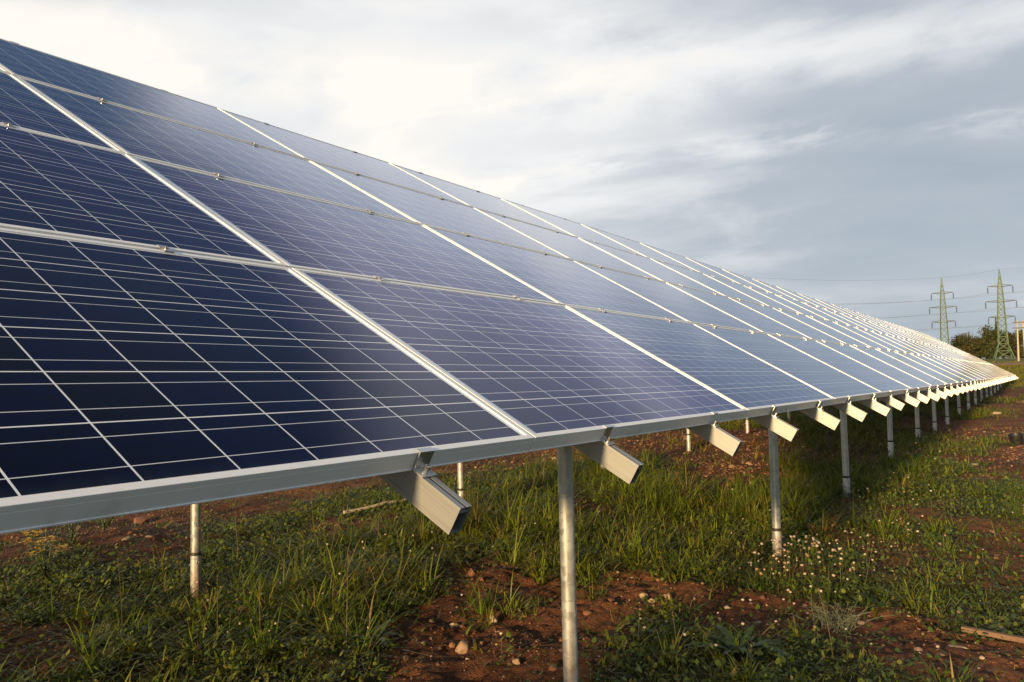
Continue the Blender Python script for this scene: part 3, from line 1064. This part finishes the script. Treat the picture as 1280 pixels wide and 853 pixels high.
# grey feathery weed
mb = MB()
for i in range(70):
    t = random.uniform(0, 6.3); l = random.uniform(0.08, 0.2); k = random.uniform(0.2, 1.1)
    ox, oy = random.uniform(-0.07, 0.07), random.uniform(-0.07, 0.07)
    pts = [(ox + math.cos(t) * l * u * k, oy + math.sin(t) * l * u * k, 0.9 * l * (u * 1.2 - 0.55 * u * u)) for u in (0, .25, .5, .75, 1)]
    mb.path(pts, [0.0013, 0.0012, 0.0011, 0.001, 0.0006], n=4)
    for j in range(10):
        u = random.uniform(0.25, 1)
        q = Vector(pts[min(4, int(u * 4))])
        dv = Vector((random.gauss(0, 1), random.gauss(0, 1), random.gauss(0.3, 0.6))).normalized() * random.uniform(0.008, 0.02)
        sd = dv.orthogonal().normalized() * 0.0016
        mb.add([q - sd, q + sd, q + dv], [(0, 1, 2)])
o = mb.build('weed_plant', leafmat('grey_leaf', (0.10, 0.115, 0.065)))
o.location = (0.24, 1.95, float(ground_z(0.24, 1.95)))
tag(o, 'grey green feathery weed with thin wiry stems on the soil', 'weed')

# yellow flowering weeds at the far left under the panels
M_WSTEM = leafmat('weed_stem', (0.07, 0.09, 0.025))
M_YEL = leafmat('yellow_petals', (0.62, 0.40, 0.02))
for i, (x, y, h, lab) in enumerate([(-3.95, 0.80, 0.30, 'yellow flowering weed standing alone in front of the other yellow ones'),
                                    (-4.25, 1.12, 0.34, 'yellow flowering weed in the middle of the yellow ones'),
                                    (-4.55, 1.50, 0.30, 'yellow flowering weed farthest under the panels, by the brown clod'),
                                    (-3.55, 0.62, 0.22, 'low yellow flowering weed among the dark leaves by the bolted back post')]):
    rt = empty('yellow_weed', (x, y, float(ground_z(x, y))))
    tag(rt, lab, 'weed', 'yellow flowering weeds')
    sb, yb, lf = MB(), MB(), MB()
    for k in range(9):
        t = random.uniform(0, 6.3); sp = random.uniform(0.03, 0.16); hh = h * random.uniform(0.6, 1)
        pts = [(math.cos(t) * sp * u, math.sin(t) * sp * u, hh * u ** 0.9) for u in (0, .33, .66, 1)]
        sb.path(pts, [0.003, 0.0025, 0.002, 0.0012], n=5)
        for j in range(12):
            u = random.uniform(0.1, 0.95)
            q = Vector((math.cos(t) * sp * u, math.sin(t) * sp * u, hh * u))
            leaf_strip(lf, q, random.uniform(0, 6.3), random.uniform(0.03, 0.07), 0.007, 0.6, 0.0, 0.7, seg=4)
        for j in range(11):
            q = Vector(pts[3]) + Vector((random.gauss(0, 0.014), random.gauss(0, 0.014), random.uniform(-0.02, 0.012)))
            for a in range(5):
                an = a * 1.257 + random.random()
                e = q + Vector((math.cos(an) * 0.011, math.sin(an) * 0.011, 0.003)); sd = Vector((-math.sin(an), math.cos(an), 0)) * 0.0055
                yb.add([q, e - sd, e + sd], [(0, 1, 2)])
    sb.build('stem', M_WSTEM, rt); lf.build('leaves', M_ROS2, rt); yb.build('blossom', M_YEL, rt)


# ------------------------------------------------------------------ grass, leaves, clover, gravel
def blades(x, y, z, h, w, az, lean, curl, col, levels=(0, 0.35, 0.7, 1.0)):
    """curved tapering blades: numpy arrays per blade -> verts, quads, tris, colours"""
    n = len(x)
    ca, sa = np.cos(az), np.sin(az)
    rows = []
    for u in levels:
        out = h * (lean * u + curl * u * u)
        up_ = h * u * np.sqrt(np.clip(1 - (lean * 0.6 + curl * u * 0.75) ** 2, 0.05, 1))
        cx, cy, cz = x + ca * out, y + sa * out, z + up_
        if u == 1.0:
            rows.append(np.stack([cx, cy, cz], 1)[:, None])
        else:
            ww = w * (1 - 0.55 * u) * 0.5
            rows.append(np.stack([np.stack([cx - sa * ww, cy + ca * ww, cz], 1), np.stack([cx + sa * ww, cy - ca * ww, cz], 1)], 1))
    V = np.concatenate(rows, 1)
    k = V.shape[1]
    base = (np.arange(n) * k)[:, None]
    L_ = len(levels) - 1
    Q = np.concatenate([base + np.array([[2 * i, 2 * i + 1, 2 * i + 3, 2 * i + 2]]) for i in range(L_ - 1)], 0)
    T = base + np.array([[2 * L_ - 2, 2 * L_ - 1, 2 * L_]])
    return V.reshape(-1, 3), Q, T, np.repeat(col, k, 0)


PAL = np.array([(0.095, 0.140, 0.010), (0.165, 0.190, 0.014), (0.135, 0.120, 0.018), (0.055, 0.085, 0.012), (0.20, 0.170, 0.030), (0.27, 0.18, 0.060)])


def pick_cols(n, x, y, wts):
    """colour per tuft, drifting over the ground"""
    k = fbm(x * 0.8 + 5, y * 0.8 + 9, 3)
    w = np.array(wts)[None] * np.exp(np.stack([(k - 0.5) * s_ for s_ in (1, 4, 2, -6, 5, 3)], 1))
    w = np.cumsum(w / w.sum(1)[:, None], 1)
    i = (rng.random((n, 1)) > w).sum(1).clip(0, 5)
    return PAL[i]


def scatter(n, xr, yr, dens):
    x = rng.uniform(*xr, n); y = rng.uniform(*yr, n)
    az_ = np.degrees(np.arctan2(x - CAM.x, y - CAM.y))
    near_ = np.hypot(x - CAM.x, y - CAM.y) < 1.2
    keep = (rng.random(n) < dens(x, y)) & (az_ > -85) & (az_ < 16) & ~near_
    return x[keep], y[keep]


veg = lambda x, y: 1 - soil_mask(x, y)


def tallness(x, y):
    """how tall the grass grows"""
    t = 0.5 + 0.9 * np.clip(fbm(x * 0.7 + 3, y * 0.7 + 1, 3) * 1.6 - 0.35, 0, 1)
    t *= np.where((x < -0.3) & (x > -2.9) & (y > 2.2), 0.80, 0.70)
    t *= np.where(x > 0.15, 0.6, 1.0) * np.where((x < -2.9) & (y < 5), 0.6, 1.0)
    t *= 1 + 1.1 * np.clip((-x - 2.9) / 1.0, 0, 1) * np.clip((y - 8) / 4, 0, 1)
    t *= np.where(y < 2.2, 0.78, 1.0)
    t *= np.where((x < -1.7) & (x > -3.3) & (y > 0.9) & (y < 3.2), 1.6, 1.0)
    t *= np.where((x > -0.55) & (x < 0.7) & (y < 1.9), 0.45, 1.0)
    return t


def grass(name, n, xr, yr, per, hh, ww, dens, wts, label=None):
    x, y = scatter(n, xr, yr, dens)
    m_ = len(x)
    tall = tallness(x, y)
    cols = pick_cols(m_, x, y, wts)
    cnt = rng.integers(per[0], per[1], m_)
    i = np.repeat(np.arange(m_), cnt)
    N_ = len(i)
    sp = (0.012 + 0.03 * rng.random(m_))[i] * (ww[1] / 0.005) ** 0.6
    bx, by = x[i] + rng.normal(size=N_) * sp, y[i] + rng.normal(size=N_) * sp
    h = rng.uniform(*hh, N_) * tall[i] * (0.6 + 0.7 * rng.random(m_))[i]
    w = rng.uniform(*ww, N_)
    az_ = np.where(rng.random(N_) < 0.6, np.arctan2(by - y[i], bx - x[i]), rng.uniform(0, 6.3, N_))
    lean = rng.uniform(0.1, 1.0, N_); curl = rng.uniform(0.1, 1.0, N_)
    c = cols[i] * (0.75 + 0.5 * rng.random((N_, 1)))
    dry = rng.random(N_) < 0.05
    c[dry] = np.array((0.24, 0.17, 0.075)) * (0.7 + 0.5 * rng.random((dry.sum(), 1)))
    V, Q, T, C = blades(bx, by, ground_z(bx, by) - 0.008, h, w, az_, lean, curl, c)
    o = big_mesh(name, V, Q, T, M_LEAF, C)
    tag(o, label, 'grass', None, 'stuff')
    return N_


cnt = grass('grass', 15000, (-6.5, 1.9), (-0.6, 6.5), (5, 12), (0.05, 0.18), (0.003, 0.006), lambda x, y: veg(x, y) * np.clip(0.35 + 1.0 * fbm(x * 2.2, y * 2.2, 3), 0, 1),
            (3, 2.4, 1.2, 2, 0.4, 0.15), 'long green grass growing between and under the near posts')
cnt += grass('grass', 3600, (-6.0, 1.9), (-0.4, 7.0), (18, 40), (0.12, 0.34), (0.0045, 0.009), lambda x, y: np.clip(veg(x, y) * 1.2, 0, 1) * np.clip(fbm(x * 1.6 + 8, y * 1.6 + 2, 3) * 2.6 - 0.75, 0.03, 1),
             (3.5, 3.2, 0.8, 1.4, 0.5, 0.1), 'lush arching tufts of yellow green grass around the near posts')
cnt += grass('grass', 2400, (-5.5, 1.9), (-0.4, 6.0), (5, 10), (0.06, 0.15), (0.010, 0.018), lambda x, y: np.clip(veg(x, y) + 0.06, 0, 1) * 0.8,
             (3, 2.5, 0.8, 2.2, 0.3, 0.1), 'broad bladed weeds between the near grass tufts')
cnt += grass('grass', 22000, (-9, 2.6), (6.3, 20), (6, 12), (0.09, 0.30), (0.005, 0.010), lambda x, y: veg(x, y) * 0.85, (2.5, 2.5, 2, 1.6, 1.2, 0.5), 'grass under the middle of the array')
cnt += grass('grass', 22000, (-16, 5), (19, 62), (5, 9), (0.12, 0.34), (0.014, 0.030), lambda x, y: veg(x, y) * 0.8, (1.2, 3, 1.6, 0.8, 3, 1.4), 'yellow green grass beyond the end of the array')
cnt += grass('grass', 20000, (-32, 8), (60, 118), (4, 8), (0.10, 0.26), (0.04, 0.08), lambda x, y: (1 - np.exp(-((y - 70) / 4.2) ** 4)) * (1 - np.exp(-((y - 80) / 9) ** 4) * 0.8), (1, 3, 1.2, 0.4, 4, 2.2), 'sunlit yellow grass on the bank')
print('blades', cnt)


def leaves(x, y, z, size, col, tiltmax=0.9):
    """small ovate leaves, four faces round a fold"""
    n = len(x)
    az_ = rng.uniform(0, 6.3, n); ti = rng.uniform(-0.2, tiltmax, n)
    a = np.stack([np.cos(az_) * np.cos(ti), np.sin(az_) * np.cos(ti), np.sin(ti)], 1)
    s_ = np.stack([-np.sin(az_), np.cos(az_), np.zeros(n)], 1)
    nn = np.cross(a, s_)
    P = np.stack([x, y, z], 1)
    L_ = size[:, None]
    W_ = L_ * rng.uniform(0.16, 0.42, n)[:, None]
    V = np.stack([P, P + a * L_ * 0.35 + s_ * W_ + nn * -W_ * 0.25, P + a * L_ * 0.75 + s_ * W_ * 0.85 + nn * -W_ * 0.2, P + a * L_, P + a * L_ * 0.75 - s_ * W_ * 0.85 + nn * -W_ * 0.2,
                  P + a * L_ * 0.35 - s_ * W_ + nn * -W_ * 0.25], 1).reshape(-1, 3)
    b0 = (np.arange(n) * 6)[:, None]
    Q = np.concatenate([b0 + np.array([[0, 1, 2, 3]]), b0 + np.array([[0, 3, 4, 5]])], 0)
    return V, Q, np.repeat(col, 6, 0)


LP = np.array([(0.075, 0.110, 0.014), (0.110, 0.145, 0.018), (0.145, 0.155, 0.022), (0.050, 0.078, 0.012), (0.18, 0.14, 0.03)])


def leafy(name, nclump, xr, yr, per, size, hgt, dens, label):
    x, y = scatter(nclump, xr, yr, dens)
    m_ = len(x)
    cnt_ = rng.integers(per[0], per[1], m_)
    i = np.repeat(np.arange(m_), cnt_)
    N_ = len(i)
    rad = rng.uniform(0.02, 0.09, m_)[i] * (size[1] / 0.02) ** 0.7
    bx, by = x[i] + rng.normal(size=N_) * rad, y[i] + rng.normal(size=N_) * rad
    top = hgt * (0.4 + 0.9 * rng.random(m_))[i]
    z = ground_z(bx, by) + top * rng.random(N_) ** 0.7 * np.exp(-((bx - x[i]) ** 2 + (by - y[i]) ** 2) / (4 * rad ** 2))
    cl_ = LP[rng.choice(5, m_, p=(0.3, 0.27, 0.15, 0.23, 0.05))][i] * (0.75 + 0.5 * rng.random((N_, 1)))
    V, Q, C = leaves(bx, by, z, rng.uniform(*size, N_), cl_)
    o = big_mesh(name, V, Q, np.zeros((0, 3), int), M_CLOVER, C)
    tag(o, label, 'weeds', None, 'stuff')
    return o


wv = lambda x, y: np.clip(veg(x, y) * np.clip(0.25 + 1.2 * fbm(x * 1.7 + 30, y * 1.7 + 7, 3), 0, 1) * np.where((x > -0.4) | (y < 2.6) | (x < -2.8), 1.0, 0.4) + 0.07, 0, 1)
leafy('clover', 8000, (-5.5, 1.9), (-0.5, 5.5), (10, 28), (0.008, 0.032), 0.09, wv, 'low leafy clover and weeds covering the near ground')
leafy('weeds', 6000, (-8, 2.4), (5.3, 16), (8, 16), (0.02, 0.045), 0.14, lambda x, y: veg(x, y) * 0.6, 'leafy weeds under the middle of the array')

# clover blossoms on thin stems
bm = bmesh.new(); bmesh.ops.create_icosphere(bm, subdivisions=2, radius=1)
ico = np.array([v.co[:] for v in bm.verts]); icof = np.array([[v.index for v in f.verts] for f in bm.faces]); bm.free()
bm = bmesh.new(); bmesh.ops.create_icosphere(bm, subdivisions=1, radius=1)
ico1 = np.array([v.co[:] for v in bm.verts]); ico1f = np.array([[v.index for v in f.verts] for f in bm.faces]); bm.free()
bx, by = [], []
for cx, cy, sx_, sy_, n in ((-0.12, 2.62, 0.10, 0.16, 60), (0.12, 2.75, 0.13, 0.25, 45), (0.10, 2.35, 0.12, 0.15, 22), (0.45, 3.3, 0.25, 0.4, 22), (0.2, 4.0, 0.35, 0.6, 30), (-0.05, 1.35, 0.22, 0.2, 16),
                            (-0.35, 1.35, 0.15, 0.2, 10), (-1.7, 0.75, 0.35, 0.3, 26), (-1.9, 1.9, 0.4, 0.5, 22), (-0.6, 3.0, 0.5, 0.6, 26), (-0.2, 5.0, 0.5, 0.8, 34), (0.4, 1.55, 0.15, 0.12, 8), (-2.4, 3.0, 0.6, 0.7, 20), (0.3, 6.5, 0.3, 1.2, 16)):
    n = int(n * (1.0 if n >= 45 else 0.55)); bx += list(rng.normal(cx, sx_, n)); by += list(rng.normal(cy, sy_, n))
bx, by = np.array(bx), np.array(by)
n = len(bx)
hh = rng.uniform(0.07, 0.17, n)
gz_ = ground_z(bx, by)
tx, ty = bx + rng.normal(size=n) * 0.025, by + rng.normal(size=n) * 0.025
rad = rng.uniform(0.0034, 0.0068, n) * np.where(np.hypot(bx + 0.12, by - 2.62) < 0.3, 1.25, 1.0)
lump = 1 + 0.75 * (np.random.default_rng(3).random((n, len(ico))) - 0.5)
V = np.stack([tx, ty, gz_ + hh], 1)[:, None] + ico[None] * lump[:, :, None] * rad[:, None, None] * np.array([1, 1, 0.85])
base = rng.random((n, 1))
hc = np.array((0.62, 0.56, 0.46)) * (1 - base * 0.25) + base * np.array((0.06, -0.05, -0.05))
brown = rng.random(n) < 0.22
hc[brown] = np.array((0.36, 0.23, 0.13))
C = np.repeat(hc, len(ico), 0) * (0.65 + 0.5 * rng.random((n * len(ico), 1)))
low = np.tile(np.clip(0.5 - ico[:, 2], 0, 1), n)[:, None]
C = C * (1 - 0.6 * low) + np.array((0.26, 0.17, 0.09)) * 0.6 * low
Tt = ((np.arange(n) * len(ico))[:, None, None] + icof[None]).reshape(-1, 3)
o = big_mesh('clover_blossoms', V.reshape(-1, 3), np.zeros((0, 4), int), Tt, leaf_material('blossom', 0.15, 0.7), C)
tag(o, 'small white and pink clover blossoms scattered over the weeds', 'clover blossoms', None, 'stuff')
az_ = np.arctan2(ty - by, tx - bx); dd = np.hypot(tx - bx, ty - by)
V, Q, T, C = blades(bx, by, gz_, hh, np.full(n, 0.0024), az_, dd / hh, np.zeros(n), np.tile(np.array((0.07, 0.09, 0.025)), (n, 1)))
o = big_mesh('clover_stems', V, Q, T, M_CLOVER, C)
tag(o, 'thin green stems of the clover blossoms', 'stems', None, 'stuff')

# seed stalks standing above the grass
x, y = scatter(150, (-3.2, 0.6), (0.3, 7.5), lambda x, y: veg(x, y))
n = len(x)
h = rng.uniform(0.2, 0.42, n) * np.where(x > -0.2, 0.75, 1)
az_ = rng.uniform(0, 6.3, n)
st_c = np.array((0.15, 0.12, 0.05)) * (0.7 + 0.6 * rng.random((n, 1)))
lean = rng.uniform(0.05, 0.3, n); curl = rng.uniform(0.05, 0.3, n)
V, Q, T, C = blades(x, y, ground_z(x, y), h, np.full(n, 0.003), az_, lean, curl, st_c, (0, 0.3, 0.6, 0.85, 1.0))
k = 60
u = rng.uniform(0.8, 1.0, (n, 14))
out = h[:, None] * (lean[:, None] * u + curl[:, None] * u * u)
up_ = h[:, None] * u * np.sqrt(np.clip(1 - (lean[:, None] * 0.6 + curl[:, None] * u * 0.75) ** 2, 0.05, 1))
sx_ = (x[:, None] + np.cos(az_)[:, None] * out).ravel(); sy_ = (y[:, None] + np.sin(az_)[:, None] * out).ravel(); sz_ = (ground_z(x, y)[:, None] + up_).ravel()
sc_ = np.repeat(np.where(rng.random((n, 1)) < 0.25, np.array((0.22, 0.085, 0.04)), np.array((0.22, 0.17, 0.08))), 14, 0)
V2, Q2, C2 = leaves(sx_, sy_, sz_, rng.uniform(0.006, 0.013, len(sx_)), sc_, 1.4)
o = big_mesh('grass_stalks', np.concatenate([V, V2]), np.concatenate([Q, Q2 + len(V)]), T, M_LEAF, np.concatenate([C, C2]))
tag(o, 'dry brown seed stalks standing above the green grass', 'seed stalks', None, 'stuff')

# dead straw lying on the ground
x, y = scatter(16000, (-5.5, 1.9), (-0.4, 8), lambda x, y: np.clip(0.25 + 0.9 * fbm(x * 2 + 14, y * 2 + 3, 3), 0, 1) * np.where(soil_mask(x, y) > 0.5, 0.45, 0.8))
n = len(x)
h = rng.uniform(0.03, 0.16, n)
az_ = rng.uniform(0, 6.3, n)
sc_ = np.array([(0.26, 0.19, 0.09), (0.19, 0.12, 0.06), (0.13, 0.08, 0.045), (0.33, 0.27, 0.15)])[rng.choice(4, n, p=(0.35, 0.3, 0.25, 0.1))] * (0.7 + 0.5 * rng.random((n, 1)))
V, Q, T, C = blades(x, y, ground_z(x, y) + 0.006 + 0.03 * rng.random(n) * veg(x, y), h, rng.uniform(0.0015, 0.0035, n), az_, np.full(n, 1.6), rng.uniform(-0.5, 0.3, n), sc_)
V = V.copy(); k = len(V) // n
zz0 = np.repeat(V.reshape(n, k, 3)[:, 0, 2], k)
V[:, 2] = zz0 + (V[:, 2] - zz0) * np.repeat(rng.uniform(0.05, 0.7, n), k)
o = big_mesh('straw', V, Q, T, M_LEAF, C)
tag(o, 'dry brown straw lying among the grass and on the soil', 'straw', None, 'stuff')

# gravel on the bare soil
x, y = scatter(90000, (-5.5, 2.0), (-0.4, 12), lambda x, y: np.clip(soil_mask(x, y), 0, 1) * np.clip(1.3 - y / 14, 0.1, 1) * np.clip(fbm(x * 2.5 + 1, y * 2.5 + 6, 3) * 1.9 - 0.45, 0.08, 1))
n = len(x)
rad = np.exp(rng.normal(math.log(0.0042), 0.55, n)).clip(0.0015, 0.02) * np.where(y > 5, 1.7, 1)
rotz = rng.uniform(0, 6.3, n)
jit = 1 + 0.5 * (rng.random((n, len(ico1))) - 0.5)
loc = ico1[None] * jit[:, :, None] * rad[:, None, None] * np.stack([np.ones(n), rng.uniform(0.55, 1, n), rng.uniform(0.35, 0.8, n)], 1)[:, None]
cz, sz2 = np.cos(rotz)[:, None], np.sin(rotz)[:, None]
V = np.stack([loc[:, :, 0] * cz - loc[:, :, 1] * sz2 + x[:, None], loc[:, :, 0] * sz2 + loc[:, :, 1] * cz + y[:, None], loc[:, :, 2] + (ground_z(x, y) + rad * 0.25)[:, None]], 2)
gp = np.array([(0.13, 0.055, 0.03), (0.19, 0.09, 0.05), (0.27, 0.16, 0.10), (0.36, 0.26, 0.17), (0.10, 0.05, 0.03)])
gc = gp[rng.choice(5, n, p=(0.42, 0.26, 0.10, 0.04, 0.18))] * (0.75 + 0.5 * rng.random((n, 1)))
Tt = ((np.arange(n) * len(ico1))[:, None, None] + ico1f[None]).reshape(-1, 3)
mt, N, b_, o_ = mat('gravel')
N.put(b_.inputs['Base Color'], N.n('ShaderNodeAttribute', attribute_name='tint').outputs['Color'])
b_.inputs['Roughness'].default_value = 0.95
o = big_mesh('gravel', V.reshape(-1, 3), np.zeros((0, 4), int), Tt, mt, np.repeat(gc, len(ico1), 0))
o.data.polygons.foreach_set('use_smooth', np.zeros(len(o.data.polygons), bool))
tag(o, 'reddish gravel and crumbs of earth on the bare soil', 'gravel', None, 'stuff')
print('gravel', n)
